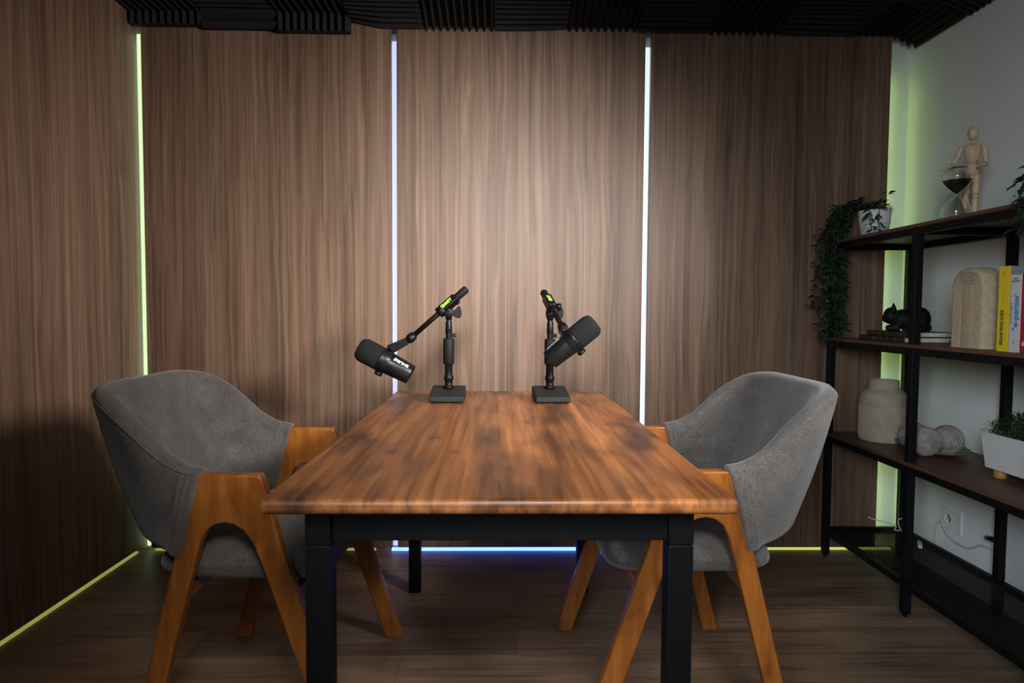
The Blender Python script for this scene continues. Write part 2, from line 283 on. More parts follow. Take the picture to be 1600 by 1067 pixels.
class MB:
    """collects vertices and faces of one mesh"""
    def __init__(s): s.v, s.f, s.m, s.sm = [], [], [], []
    def add(s, vs, fs, mi=0, T=None, smooth=False):
        b = len(s.v)
        s.v += [tuple(T @ Vector(v)) if T is not None else tuple(v) for v in vs]
        for f in fs: s.f.append([i + b for i in f]); s.m.append(mi); s.sm.append(smooth)
        return s
    def box(s, a, b, mi=0, T=None):
        (x0, y0, z0), (x1, y1, z1) = a, b
        vs = [(x0, y0, z0), (x1, y0, z0), (x1, y1, z0), (x0, y1, z0), (x0, y0, z1), (x1, y0, z1), (x1, y1, z1), (x0, y1, z1)]
        return s.add(vs, [(3, 2, 1, 0), (4, 5, 6, 7), (0, 1, 5, 4), (1, 2, 6, 5), (2, 3, 7, 6), (3, 0, 4, 7)], mi, T)
    def lathe(s, prof, n=32, mi=0, T=None, flute=None, cap=True):
        """prof: (radius, height) pairs, bottom to top along local Z"""
        vs, fs = [], []
        for k, (r, z) in enumerate(prof):
            for i in range(n):
                a = 2 * math.pi * i / n; rr = r
                if flute: rr = r * (1 + flute(a, k, z))
                vs.append((rr * math.cos(a), rr * math.sin(a), z))
        for k in range(len(prof) - 1):
            for i in range(n):
                j = (i + 1) % n
                fs.append((k * n + i, k * n + j, (k + 1) * n + j, (k + 1) * n + i))
        if cap:
            fs.append(tuple(range(n - 1, -1, -1))); fs.append(tuple((len(prof) - 1) * n + i for i in range(n)))
        return s.add(vs, fs, mi, T, True)
    def tube(s, pts, r, n=8, mi=0, T=None):
        pts = [Vector(p) for p in pts]; vs, fs = [], []
        rs = r if isinstance(r, (list, tuple)) else [r] * len(pts)
        ref = None
        for k, p in enumerate(pts):
            d = (pts[min(k + 1, len(pts) - 1)] - pts[max(k - 1, 0)]).normalized()
            if ref is None:
                ref = Vector((0, 0, 1)) if abs(d.z) < 0.9 else Vector((1, 0, 0))
            u = (ref - d * ref.dot(d)).normalized(); w = d.cross(u); ref = u
            for i in range(n):
                a = 2 * math.pi * i / n; vs.append(p + (u * math.cos(a) + w * math.sin(a)) * rs[k])
        for k in range(len(pts) - 1):
            for i in range(n):
                j = (i + 1) % n; fs.append((k * n + i, k * n + j, (k + 1) * n + j, (k + 1) * n + i))
        fs.append(tuple(range(n - 1, -1, -1))); fs.append(tuple((len(pts) - 1) * n + i for i in range(n)))
        return s.add(vs, fs, mi, T, True)
    def ball(s, c, r, n=20, mi=0, T=None, R=None):
        rx, ry, rz = r if isinstance(r, (list, tuple)) else (r, r, r)
        vs, fs = [], []; h = n // 2
        for k in range(1, h):
            t = math.pi * k / h
            for i in range(n):
                a = 2 * math.pi * i / n; p = Vector((rx * math.sin(t) * math.cos(a), ry * math.sin(t) * math.sin(a), -rz * math.cos(t)))
                if R is not None: p = R @ p
                vs.append(p + Vector(c))
        lo, hi = Vector((0, 0, -rz)), Vector((0, 0, rz))
        if R is not None: lo, hi = R @ lo, R @ hi
        b = len(vs); vs += [lo + Vector(c), hi + Vector(c)]
        for k in range(h - 2):
            for i in range(n):
                j = (i + 1) % n; fs.append((k * n + i, k * n + j, (k + 1) * n + j, (k + 1) * n + i))
        for i in range(n):
            j = (i + 1) % n; fs.append((j, i, b)); fs.append(((h - 2) * n + i, (h - 2) * n + j, b + 1))
        return s.add(vs, fs, mi, T, True)
    def prism(s, poly, axis, a, b, mi=0, T=None):
        """closed 2-D polygon extruded along one axis from a to b"""
        n = len(poly); vs = []
        for t in (a, b):
            for p in poly: q = list(p); q.insert(axis, t); vs.append(q)
        fs = [tuple(range(n)), tuple(range(2 * n - 1, n - 1, -1))]
        for i in range(n): j = (i + 1) % n; fs.append((j, i, n + i, n + j))
        return s.add(vs, fs, mi, T)
    def build(s, name, mat, parent=None, bevel=0.0, seg=2, auto=None, normals=True):
        me = bpy.data.meshes.new(name); me.from_pydata([tuple(v) for v in s.v], [], s.f); me.update()
        o = link(name, me, mat, parent)
        for p, mi, sm in zip(me.polygons, s.m, s.sm): p.material_index = mi; p.use_smooth = sm
        if normals:
            bm = bmesh.new(); bm.from_mesh(me); bmesh.ops.recalc_face_normals(bm, faces=bm.faces); bm.to_mesh(me); bm.free()
        if bevel:
            md = o.modifiers.new('bevel', 'BEVEL'); md.width = bevel; md.segments = seg; md.limit_method = 'ANGLE'; md.angle_limit = math.radians(40); md.harden_normals = False
            for p in me.polygons: p.use_smooth = True
            try: me.set_sharp_from_angle(angle=math.radians(50))
            except Exception: pass
        return o

def axis_frame(p, d, up=(0, 0, 1)):
    """matrix with local Z along d at point p, local X as near `up` as possible"""
    z = Vector(d).normalized(); u = Vector(up); x = (u - z * u.dot(z)).normalized(); y = z.cross(x)
    m = Matrix((x, y, z)).transposed().to_4x4(); m.translation = Vector(p); return m

def smooth_interp(xs, ys, x):
    """cubic Hermite through control values"""
    xs = np.array(xs, float); ys = np.array(ys, float); x = np.atleast_1d(np.asarray(x, float))
    d = np.gradient(ys, xs); k = np.clip(np.searchsorted(xs, x) - 1, 0, len(xs) - 2)
    h = xs[k + 1] - xs[k]; t = (x - xs[k]) / h
    return ((2 * t**3 - 3 * t**2 + 1) * ys[k] + (t**3 - 2 * t**2 + t) * h * d[k] + (-2 * t**3 + 3 * t**2) * ys[k + 1] + (t**3 - t**2) * h * d[k + 1])

def text_mesh(txt, size, bold=0.0, space=1.0, align='CENTER'):
    """flat letters as plain vertex/face lists in the XY plane"""
    cu = bpy.data.curves.new('letters', 'FONT'); cu.body = txt; cu.size = size; cu.align_x = align; cu.align_y = 'CENTER'
    cu.offset = bold; cu.space_character = space; cu.resolution_u = 3
    o = bpy.data.objects.new('letters', cu); COL.objects.link(o)
    dg = bpy.context.evaluated_depsgraph_get(); dg.update()
    me = bpy.data.meshes.new_from_object(o.evaluated_get(dg))
    vs = [v.co.copy() for v in me.vertices]; fs = [tuple(p.vertices) for p in me.polygons]
    bpy.data.objects.remove(o); bpy.data.curves.remove(cu); bpy.data.meshes.remove(me)
    return vs, fs

# ------------------------------------------------------------------ the room
YP, YB = 2.79, 2.845            # panel face, plaster wall behind
XL, XLW, XR = -1.52, -1.575, 1.772
ZC = 2.30
MB().box((XLW - 0.1, -1.2, -0.05), (XR + 0.1, YB + 0.1, 0)).build('floor', M['floor'])['kind'] = 'structure'
MB().box((XLW - 0.1, -1.2, ZC), (XR + 0.1, YB + 0.1, ZC + 0.05)).build('ceiling', M['foam'])['kind'] = 'structure'
MB().box((XLW - 0.1, YB, 0), (XR + 0.1, YB + 0.1, ZC)).build('wall_back', M['plaster'])['kind'] = 'structure'
MB().box((XLW - 0.1, -1.2, 0), (XLW, YB, ZC)).build('wall_left', M['plaster'])['kind'] = 'structure'
MB().box((XR, -1.2, 0), (XR + 0.1, YB, ZC)).build('wall_right', M['plaster'])['kind'] = 'structure'
PB = 0.019                       # shadow gap below the panels
def panel(a, b, label):
    o = MB().box(a, b).build('wall_panel', M['panel'], bevel=0.001, seg=1)
    o['kind'] = 'structure'; o['label'] = label
panel((-1.488, YP, PB), (-0.455, YP + 0.018, 2.27), 'wood panel between the left corner and the blue strip')
panel((-0.432, YP, PB), (0.612, YP + 0.018, 2.27), 'middle wood panel behind the microphones')
panel((0.637, YP, PB), (1.660, YP + 0.018, 2.27), 'wood panel behind the black bookshelf')
panel((XL - 0.018, -0.6, PB + 0.008), (XL, YP + 0.012, 2.27), 'wood panel along the left wall')

# glowing light strips in the gaps and along the floor
def led(a, b, mat, label, name='led_strip'):
    o = MB().box(a, b).build(name, mat); tag(o, label, 'light strip', 'light strips in the wall gaps')
led((-1.517, YB - 0.030, 0.02), (-1.489, YB, 2.19), M['led_lime'], 'lime glowing light strip in the left corner of the room')
led((-0.4545, YB - 0.030, 0.02), (-0.4325, YB, 2.175), M['led_blue'], 'blue-violet glowing light strip left of the middle wood panel')
led((0.6125, YB - 0.030, 0.02), (0.6365, YB, 2.165), M['led_ice'], 'icy white glowing light strip right of the middle wood panel')
led((1.636, YP + 0.0185, 0.03), (1.648, YP + 0.024, 2.06), M['led_green'], 'yellow-green light strip behind the panel edge beside the bookshelf')
led((-1.480, YP + 0.016, 0.0), (-0.53, YP + 0.026, 0.008), M['led_olive'], 'yellow light strip on the floor under the back panel behind the left chair')
led((-0.46, YP + 0.012, 0.0), (0.615, YP + 0.026, 0.010), M['led_deep'], 'deep blue light strip on the floor under the middle panel')
led((0.66, YP + 0.016, 0.0), (1.74, YP + 0.026, 0.008), M['led_sun'], 'yellow light strip on the floor under the panel by the bookshelf')
led((XL - 0.030, -0.5, 0.0), (XL - 0.018, YP - 0.01, 0.008), M['led_olive'], 'long yellow light strip on the floor along the left wall')

# ------------------------------------------------------------------ acoustic foam tiles on the ceiling
TS = 0.3035
def foam_tile(x0, y1, along_y, bend, sag, curl, label):
    """wedge foam square; y1 is its back edge; bend = length folded down the wall; sag = drop of the back edge"""
    base, rib, nr = 0.020, 0.026, 10
    na = nr * 4; nb = 22
    hts = [base + rib * (1 - abs((k % 4) / 2.0 - 1)) for k in range(na + 1)]
    vs = []
    Lt = TS - 0.003 + bend
    def place(u, t, h):
        # u across X, t along Y from the front edge, h height off the backing
        x = x0 + u
        yf = y1 - (TS - 0.003)
        tb = (TS - 0.003) - 0.035 if bend > 0 else 9
        s_ = sag(u / TS) if callable(sag) else sag
        f = max(0.0, (t - 0.06) / (TS - 0.06)); drop = s_ * f * f if not curl else 0.045
        if t <= tb: y, z, ny, nz = yf + t, ZC - drop, 0.0, -1.0
        else:
            R = 0.03; q = (t - tb) / R
            if q < math.pi / 2: ang = q; y = yf + tb + R * math.sin(ang); z = ZC - drop - R * (1 - math.cos(ang))
            else: ang = math.pi / 2; y = yf + tb + R; z = ZC - drop - R - (t - tb - R * math.pi / 2)
            ny, nz = -math.sin(ang), -math.cos(ang)
        cz = 0.0
        if curl: c = min(1, max(0, (x - 1.62) / 0.15)); cz = curl * c * c * (3 - 2 * c)
        return (x, y + ny * h, z + nz * h - cz)
    for i in range(na + 1):
        for j in range(nb + 1):
            a = i / na; bq = j / nb
            if along_y: u, t, h = a * (TS - 0.003), bq * Lt, hts[i]
            else: u, t, h = bq * (TS - 0.003), a * Lt, hts[i]
            vs.append(place(u, t, h))
    n1 = len(vs)
    for i in range(na + 1):
        for j in range(nb + 1):
            a = i / na; bq = j / nb
            u, t = (a * (TS - 0.003), bq * Lt) if along_y else (bq * (TS - 0.003), a * Lt)
            vs.append(place(u, t, 0.0005))
    W_ = nb + 1; fs = []
    for i in range(na):
        for j in range(nb):
            q = (i * W_ + j, i * W_ + j + 1, (i + 1) * W_ + j + 1, (i + 1) * W_ + j)
            fs.append(q); fs.append(tuple(n1 + k for k in reversed(q)))
    for i in range(na):
        for j in (0, nb): a, b = i * W_ + j, (i + 1) * W_ + j; fs.append((a, b, n1 + b, n1 + a))
    for j in range(nb):
        for i in (0, na): a, b = i * W_ + j, i * W_ + j + 1; fs.append((a, b, n1 + b, n1 + a))
    o = MB().add(vs, fs).build('foam_tile', M['foam'])
    tag(o, label, 'acoustic foam', 'black acoustic foam tiles on the ceiling')
ORD = ['first', 'second', 'third', 'fourth', 'fifth', 'sixth', 'seventh', 'eighth', 'ninth', 'tenth', 'eleventh']
bends = [0.075, 0.085, 0.095, 0.0, 0.0, 0.0, 0, 0, 0, 0, 0]
sags = [0.0, 0.0, 0.0, lambda u: 0.02 + 0.03 * min(1, u * 2.2), 0.05, lambda u: 0.052 - 0.012 * u * u, 0.045, 0.05, 0.052, 0.055, 0.055]
for row in range(2):
    for k in range(11):
        al = (k + row) % 2 == 0
        lab = '%s black foam tile from the left in the ceiling row %s' % (ORD[k], ('touching the wood panels', 'nearer the viewer')[row])
        foam_tile(XL + 0.005 + k * 0.2985, YP - 0.004 - row * TS, al, bends[k] if row == 0 else 0, sags[k] if row == 0 else 0.0, 0.045 if k == 10 else 0.0, lab)

# ------------------------------------------------------------------ table
tb = thing('dining_table', 'long wooden table with amber stained top and black legs', 'table', (0.005, 1.78, 0))
def tl(p): return (p[0] - 0.005, p[1] - 1.78, p[2])
me_top = MB().box((-0.392, 1.06, 0.711), (0.403, 2.50, 0.738)).build('tabletop', M['table'], bevel=0.010, seg=5)
me_top.parent = tb; me_top.matrix_parent_inverse = Matrix.Translation((-0.005, -1.78, 0))
LX = 0.333
for sx in (-1, 1):
    for (y0, y1) in ((1.100, 1.142), (2.376, 2.418)):
        xo = 0.005 + sx * LX; xi = 0.005 + sx * (LX - 0.043)
        m = MB(); m.box(tl((min(xo, xi), y0, 0.6475)), tl((max(xo, xi), y1, 0.711)))
        m.box(tl((min(xo, xi), y0, 0.0)), tl((max(xo, xi), y1, 0.6455)))
        m.box(tl((min(xo, xi) + 0.002, y0 + 0.002, 0.640)), tl((max(xo, xi) - 0.002, y1 - 0.002, 0.65)))
        m.build('leg', M['black_wood'], tb, bevel=0.0015)
for (a, b) in (((-LX + 0.045, 1.112, 0.651), (LX - 0.035, 1.132, 0.7105)), ((-LX + 0.045, 2.386, 0.651), (LX - 0.035, 2.406, 0.7105))):
    MB().box(tl(a), tl(b)).build('apron', M['black_wood'], tb, bevel=0.001)
for sx in (-1, 1):
    x = 0.005 + sx * (LX - 0.022)
    MB().box(tl((x - 0.01, 1.142, 0.651)), tl((x + 0.01, 2.376, 0.7105))).build('apron', M['black_wood'], tb, bevel=0.001)

# ------------------------------------------------------------------ armchairs
def a_frame_outline():
    o = [(-0.082, 0.675), (0.062, 0.675), (0.070, 0.660)]
    o += [(0.113, 0.497), (0.279, 0.0), (0.226, 0.0)]
    # inner arch, front leg up to the crown, then down the rear leg
    xs = [0.226, 0.145, 0.077, 0.060, 0.044, 0.024, 0.002, -0.020, -0.042, -0.060, -0.073, -0.082, -0.160, -0.207]
    zs = [0.0, 0.235, 0.435, 0.482, 0.520, 0.548, 0.561, 0.565, 0.560, 0.546, 0.522, 0.492, 0.195, 0.0]
    o += list(zip(xs, zs))[1:]
    o += [(-0.257, 0.0), (-0.206, 0.195), (-0.133, 0.490)]
    return o

AA = [0, .15, .3, .42, .52, .62, .72, .82, .92, 1]
SH = dict(x=[-.318, -.316, -.306, -.282, -.245, -.203, -.165, -.130, -.098, -.072],
          y=[0, .08, .16, .212, .246, .268, .280, .287, .291, .292],
          zt=[.866, .867, .865, .852, .817, .768, .726, .702, .691, .687],
          zb=[.470, .472, .480, .488, .486, .484, .482, .480, .479, .479],
          lean=[.27, .27, .28, .28, .24, .18, .12, .06, .02, 0],
          th=[.058, .058, .058, .058, .056, .054, .052, .050, .047, .044])
def shell_mesh():
    half = sorted(set(list(np.linspace(0, 0.86, 26)) + list(np.linspace(0.86, 1.0, 30))))
    S = [-a for a in reversed(half)] + half[1:]
    rings = []; rim = []
    def base(a, sg):
        return np.array([smooth_interp(AA, SH['x'], a)[0], sg * smooth_interp(AA, SH['y'], a)[0]])
    for s in S:
        a = abs(s); sg = -1 if s < 0 else 1
        p = base(a, sg)
        e = 1e-3; q0, q1 = (base(max(0, a - e), sg), base(min(1, a + e), sg))
        t = (q1 - q0) if a > 2e-3 else np.array([0, sg * 1.0])
        t = t / np.linalg.norm(t); n = np.array([t[1], -t[0]]) * sg
        n = np.array([-abs(n[0]) if n[0] < 0 else n[0], n[1]])
        if np.dot(n, p - np.array([0.1, 0])) < 0: n = -n
        zt, zb, lean, th = (smooth_interp(AA, SH[k], a)[0] for k in ('zt', 'zb', 'lean', 'th'))
        w = np.clip((a - .66) / .34, 0, 1); w = w * w * (3 - 2 * w)
        if a > 0.86:   # stitched double hem along the arm opening
            ph = (a - 0.86) / 0.14 * 3.0; th += 0.0035 * abs(math.sin(math.pi * ph)) ** 0.6 * min(1, (a - 0.86) / 0.01)
        r = th / 2; loop = []
        for k in range(9):                      # top roll, outside to inside
            g = math.pi * k / 8; loop.append((r * math.cos(g), zt - r + r * math.sin(g)))
        for k in range(1, 9): loop.append((-r - 0.010 * math.sin(math.pi * k / 9) * (1 - a), zt - r + (zb + r - zt + r) * k / 9))
        for k in range(9):
            g = math.pi + math.pi * k / 8; loop.append((r * math.cos(g), zb + r + r * math.sin(g)))
        for k in range(1, 9): loop.append((r + 0.006 * math.sin(math.pi * k / 9), zb + r + (zt - r - zb - r) * k / 9))
        ring = []
        for o_, z in loop:
            xy = p + n * (o_ + lean * (z - .66)); ring.append((xy[0] + 0.25 * w * (z - .675), xy[1], z))
        rings.append(ring)
        xy = p + n * (r * 0.92 + lean * (zt - r * 0.6 - .66)); rim.append((xy[0] + .25 * w * (zt - .675), xy[1], zt - r * 0.55))
    return rings, rim

def make_chair(label):
    t = thing('armchair', label, 'armchair', group='grey armchairs at the table')
    out = a_frame_outline()
    for sg in (-1, 1):
        a, b = sorted((sg * 0.277, sg * 0.307))
        MB().prism(out, 1, a, b).build('arm_frame', M['amber'], t, bevel=0.0045, seg=3)
    rings, rim = shell_mesh(); n = len(rings[0]); m = MB()
    fs = []
    for k in range(len(rings) - 1):
        for i in range(n):
            j = (i + 1) % n; fs.append((k * n + i, k * n + j, (k + 1) * n + j, (k + 1) * n + i))
    fs.append(tuple(range(n))); fs.append(tuple((len(rings) - 1) * n + i for i in range(n - 1, -1, -1)))
    m.add([v for r_ in rings for v in r_], fs, smooth=True)
    back = m.build('backrest', M['fabric'], t)
    MB().tube(rim[8:-8], 0.0016, 6).build('seam', M['fabric'], back)
    # seat cushion: rounded slab, fuller in the middle
    m = MB(); NX, NY = 26, 26; prof = []
    for k in range(28):
        g = 2 * math.pi * k / 28
        prof.append((math.copysign(abs(math.cos(g)) ** 0.45, math.cos(g)), math.copysign(abs(math.sin(g)) ** 0.75, math.sin(g))))
    vs, fs = [], []; ny = 24
    for j in range(ny + 1):
        v = -1 + 2 * j / ny; yy = 0.268 * v
        e = (1 - abs(v) ** 7) ** 0.5 if abs(v) < 1 else 0.0
        for (c, s_) in prof:
            xx = 0.0 + 0.208 * c * (0.86 + 0.14 * e)
            zz = 0.448 + 0.052 * s_ * max(0.12, e) + (0.012 * (1 - v * v) * (1 - c * c) if s_ > 0 else 0)
            vs.append((xx, yy, zz))
    P_ = len(prof)
    for j in range(ny):
        for i in range(P_): k = (i + 1) % P_; fs.append((j * P_ + i, j * P_ + k, (j + 1) * P_ + k, (j + 1) * P_ + i))
    fs.append(tuple(range(P_))); fs.append(tuple(ny * P_ + i for i in range(P_)))
    m.add(vs, fs, smooth=True).build('seat', M['fabric'], t)
    for x in (-0.135, 0.13):
        MB().box((x - 0.011, -0.277, 0.368), (x + 0.011, 0.277, 0.402)).build('rail', M['amber'], t, bevel=0.003)
    return t
def copy_tree(o, parent=None):
    c = o.copy(); COL.objects.link(c)
    if parent is not None: c.parent = parent
    for ch in list(o.children): copy_tree(ch, c)
    return c
ch1 = make_chair('grey fabric armchair with wooden A-frame sides left of the table')
ch2 = copy_tree(ch1); ch2['label'] = 'grey fabric armchair with wooden A-frame sides between table and bookshelf'
ch1.location = (-0.590, 1.772, 0); ch1.rotation_euler.z = -0.03
ch2.location = (0.470, 1.808, 0); ch2.rotation_euler.z = math.pi

# ------------------------------------------------------------------ microphone stands
def cyl(m, p, q, r, n=20, mi=0):
    p, q = Vector(p), Vector(q); m.lathe([(r, 0), (r, (q - p).length)], n, mi, axis_frame(p, q - p, (1, 0, 0.1) if abs((q - p).normalized().z) > .9 else (0, 0, 1)))
def make_stand(label, x, y, rz, boom_a, boom_b, wing_side, roll=(0, 0, 1), z0=0.738):
    """x, y = pole foot; boom runs from boom_a (thick counterweight end) to boom_b (world points)"""
    t = thing('microphone_stand', label, 'microphone stand', (x, y, z0), rz, 'desktop microphone stands')
    inv = Matrix.Rotation(-rz, 4, 'Z') @ Matrix.Translation((-x, -y, -z0))
    # sloping heavy foot with small rubber feet
    m = MB(); m.prism([(-0.100, 0.004), (-0.100, 0.021), (-0.094, 0.0245), (0.030, 0.0460), (0.040, 0.043), (0.040, 0.004)], 0, -0.058, 0.058)
    ft = m.build('base', M['cast'], t, bevel=0.004, seg=3)
    for fx in (-0.045, 0.045):
        for fy in (-0.088, 0.028): MB().lathe([(0.008, 0), (0.008, 0.006)], 12, 0, Matrix.Translation((fx, fy, 0))).build('rubber_foot', M['rubber'], ft)
    m = MB(); m.lathe([(0.019, 0.040), (0.019, 0.047), (0.0135, 0.050), (0.0135, 0.066), (0.0165, 0.069), (0.0165, 0.083), (0.0135, 0.086), (0.0135, 0.128)], 24)
    m.build('lower_pole', M['black_plastic'], t)
    m = MB(); m.lathe([(0.0178, 0.124), (0.019, 0.126), (0.019, 0.210), (0.0178, 0.212)], 72, flute=lambda a, k, z: -0.05 if math.cos(16 * a) > 0.55 else 0.0)
    m.build('grip', M['rubber'], t)
    m = MB(); m.lathe([(0.0105, 0.210), (0.0105, 0.232), (0.0135, 0.233), (0.0135, 0.236), (0.011, 0.237), (0.011, 0.240), (0.013, 0.241), (0.013, 0.243), (0.0115, 0.244), (0.0115, 0.266), (0.008, 0.276), (0.008, 0.290)], 24)
    m.box((0.008, -0.006, 0.216), (0.024, 0.006, 0.230))
    m.build('upper_pole', M['black_plastic'], t, bevel=0.001)
    A, B = inv @ Vector(boom_a), inv @ Vector(boom_b); d = (B - A).normalized(); Lb = (B - A).length
    F = axis_frame(A, d, (0, 0, 1))           # local X = up side, local Y = sideways
    G = axis_frame(A, d, roll)
    hub = A + d * 0.088                       # point of the boom above the pole
    # clutch: fork on the pole top and round disc
    m = MB(); side = F.to_3x3() @ Vector((0, 1, 0))
    pivot = Vector((0.0, 0.0, 0.300)); m.tube([(0, 0, 0.276), pivot + Vector((0, 0, 0.002))], 0.011, 14)
    m.lathe([(0.014, -0.013), (0.017, -0.011), (0.017, 0.011), (0.014, 0.013)], 24, 0, axis_frame(pivot, side, d))
    m.tube([pivot, hub - (F.to_3x3() @ Vector((1, 0, 0))) * 0.008], 0.012, 14)
    m.build('clutch', M['black_plastic'], t)
    # wing nut beside the clutch
    wp = pivot + Vector((wing_side * 0.012, -0.004, 0.0)); m = MB()
    m.tube([pivot, pivot + Vector((wing_side * 0.020, -0.004, 0.002))], 0.007, 12)
    pl = [(0, -0.006), (0.010, -0.014), (0.019, -0.017), (0.025, -0.010), (0.026, 0.006), (0.022, 0.020), (0.015, 0.021), (0.009, 0.010), (0, 0.006)]
    m.prism([(pivot.x + wing_side * (0.012 + a_ * 1.25), pivot.z + b_ * 1.1) for a_, b_ in pl], 1, pivot.y - 0.012, pivot.y + 0.001)
    m.build('wing_nut', M['black_plastic'], t, bevel=0.002)
    # clamp block around the boom with the lime label on its top
    blk = MB().box((-0.015, -0.0145, 0.045), (0.0165, 0.0145, 0.128), T=G).build('boom_clamp', M['black_plastic'], t, bevel=0.004, seg=3)
    vs, fs = text_mesh('GRAVITY', 0.0165, 0.0006, 0.92)
    wmax = max(v.x for v in vs) - min(v.x for v in vs); k = 0.046 / wmax
    T = G @ Matrix(((0, 0, 1, 0.0171), (0, 1, 0, 0.0), (-1, 0, 0, 0.083), (0, 0, 0, 1)))
    MB().add([(v.x * k, v.y * 1.05, 0) for v in vs], fs, 0, T).build('lettering', M['lime_ink'], blk)
    m = MB(); kp = F @ Vector((-0.002, -0.024 if wing_side > 0 else -0.026, 0.112))
    m.lathe([(0.010, -0.004), (0.012, -0.002), (0.012, 0.009), (0.010, 0.011)], 18, 0, axis_frame(kp, F.to_3x3() @ Vector((0, -0.6, 0.8 * 0)), d), flute=lambda a, k, z: 0.06 * math.cos(8 * a))
    m.tube([kp, F @ Vector((0, 0, 0.112))], 0.006, 10)
    m.build('clamp_knob', M['black_plastic'], t)
    m = MB().lathe([(0.008, 0), (0.008, 0.008)], 14, 0, axis_frame(F @ Vector((-0.013, 0, 0.052)), F.to_3x3() @ Vector((-1, 0, 0)), d))
    m.build('clamp_knob', M['black_plastic'], t)
    m = MB(); m.lathe([(0.009, -0.004), (0.0125, 0.0), (0.0135, 0.004), (0.0135, 0.040), (0.0125, 0.043)], 22, 0, F)
    m.build('counterweight', M['rubber'], t)
    m = MB(); m.lathe([(0.0088, 0.042), (0.0088, Lb - 0.004)], 20, 0, F); m.lathe([(0.0138, 0.0425), (0.0138, 0.0455)], 20, 0, F)
    bo = m.build('boom', M['black_plastic'], t)
    m = MB(); m.lathe([(0.010, Lb - 0.020), (0.015, Lb - 0.017), (0.015, Lb - 0.008), (0.0165, Lb - 0.006), (0.0165, Lb + 0.004), (0.014, Lb + 0.006), (0.014, Lb + 0.012), (0.008, Lb + 0.014)], 22, 0, F)
    m.build('thread_collar', M['chrome'] if False else M['black_plastic'], bo)
    return t
make_stand('black desktop microphone stand on the left, boom reaching sideways towards the left chair', -0.172, 2.255, 0.0, (-0.112, 2.25, 1.120), (-0.303, 2.25, 0.950), 1, (0, -0.80, 0.60))
make_stand('black desktop microphone stand on the right, boom reaching towards the viewer', 0.178, 2.255, 0.06, (0.160, 2.330, 1.112), (0.206, 2.085, 0.992), 1)

def make_mic(label, rear, tip, side, boom_end, upvec, text_ang, flip):
    """rear, tip = centre of the metal end and of the foam end; side = direction of the yoke pivots"""
    rear, tip = Vector(rear), Vector(tip); d = (tip - rear).normalized(); Lm = (tip - rear).length
    t = thing('microphone', label, 'microphone', rear, 0, 'black broadcast microphones')
    F = axis_frame((0, 0, 0), d, upvec)
    k = Lm / 0.2
    body = [(0.030, 0.004), (0.0325, 0.001), (0.0335, 0.0), (0.0345, 0.002), (0.0385, 0.083), (0.0385, 0.0845), (0.0392, 0.0855), (0.0405, 0.112), (0.0405, 0.116), (0.037, 0.119)]
    b = MB().lathe([(0.005, 0.008)] + [(r * k, z * k) for r, z in body], 56, 0, F).build('body', M['mic_body'], t)
    MB().lathe([(0.0425 * k, 0.1065 * k), (0.0430 * k, 0.1075 * k), (0.0430 * k, 0.1155 * k), (0.0425 * k, 0.1165 * k)], 56, 0, F).build('yoke_ring', M['mic_body'], t)
    fo = [(0.0405, 0.117), (0.0418, 0.120), (0.0418, 0.176), (0.0405, 0.184), (0.036, 0.193), (0.030, 0.199), (0.020, 0.201), (0.006, 0.202)]
    MB().lathe([(r * k, z * k) for r, z in fo], 48, 0, F).build('windscreen', M['mic_foam'], t)
    s = (Vector(side) - d * Vector(side).dot(d)).normalized()
    for q in (-1, 1):
        c = d * (0.100 * k) + s * q * 0.041 * k
        MB().lathe([(0.013, 0), (0.013, 0.009), (0.0125, 0.012), (0.010, 0.013)], 26, 0, axis_frame(c, s * q, d), flute=lambda a, kk, z: 0.05 * math.cos(12 * a)).build('yoke_knob', M['black_plastic'], t)
    # yoke arm from the upper pivot to the boom
    e = Vector(boom_end) - rear; c = d * (0.100 * k) + s * 0.047 * k
    ax = (e - c); Fz = axis_frame(c, ax, d); La = ax.length
    m = MB(); w0, w1 = 0.017, 0.012
    vs = [(-w0, -0.010, -0.008), (w0, -0.010, -0.008), (w0, 0.010, -0.008), (-w0, 0.010, -0.008), (-w1, -0.009, La), (w1, -0.009, La), (w1, 0.009, La), (-w1, 0.009, La)]
    m.add(vs, [(3, 2, 1, 0), (4, 5, 6, 7), (0, 1, 5, 4), (1, 2, 6, 5), (2, 3, 7, 6), (3, 0, 4, 7)], 0, Fz)
    m.build('yoke', M['black_plastic'], t, bevel=0.003, seg=3)
    vs, fs = text_mesh('SHURE', 0.0165, 0.00055, 1.05)
    wmax = max(v.x for v in vs) - min(v.x for v in vs); kk = 0.054 * k / wmax
    out = []
    for v in vs:
        u = v.x * kk * flip; h = v.y * 0.86 * k * flip
        a_ = 0.045 * k + u; r = (0.0345 + (0.0385 - 0.0345) * (a_ / k - 0.002) / 0.081) * k + 0.0004
        th = text_ang - h / r
        out.append(F @ Vector((r * math.cos(th), r * math.sin(th), a_)))
    MB().add(out, fs).build('lettering', M['white_ink'], b, normals=False)
    return t
make_mic('black microphone turned to the left chair, hanging off the left stand', (-0.302, 2.25, 0.824), (-0.481, 2.25, 0.918), (0.46, 0, 0.89), (-0.312, 2.25, 0.942), (0.46, 0, 0.89), math.radians(-46), 1)
make_mic('black microphone turned to the right chair, hanging off the right stand', (0.163, 2.070, 0.892), (0.304, 2.045, 1.012), (-0.64, 0, 0.76), (0.207, 2.080, 0.985), (-0.64, 0, 0.76), math.radians(14), 1)

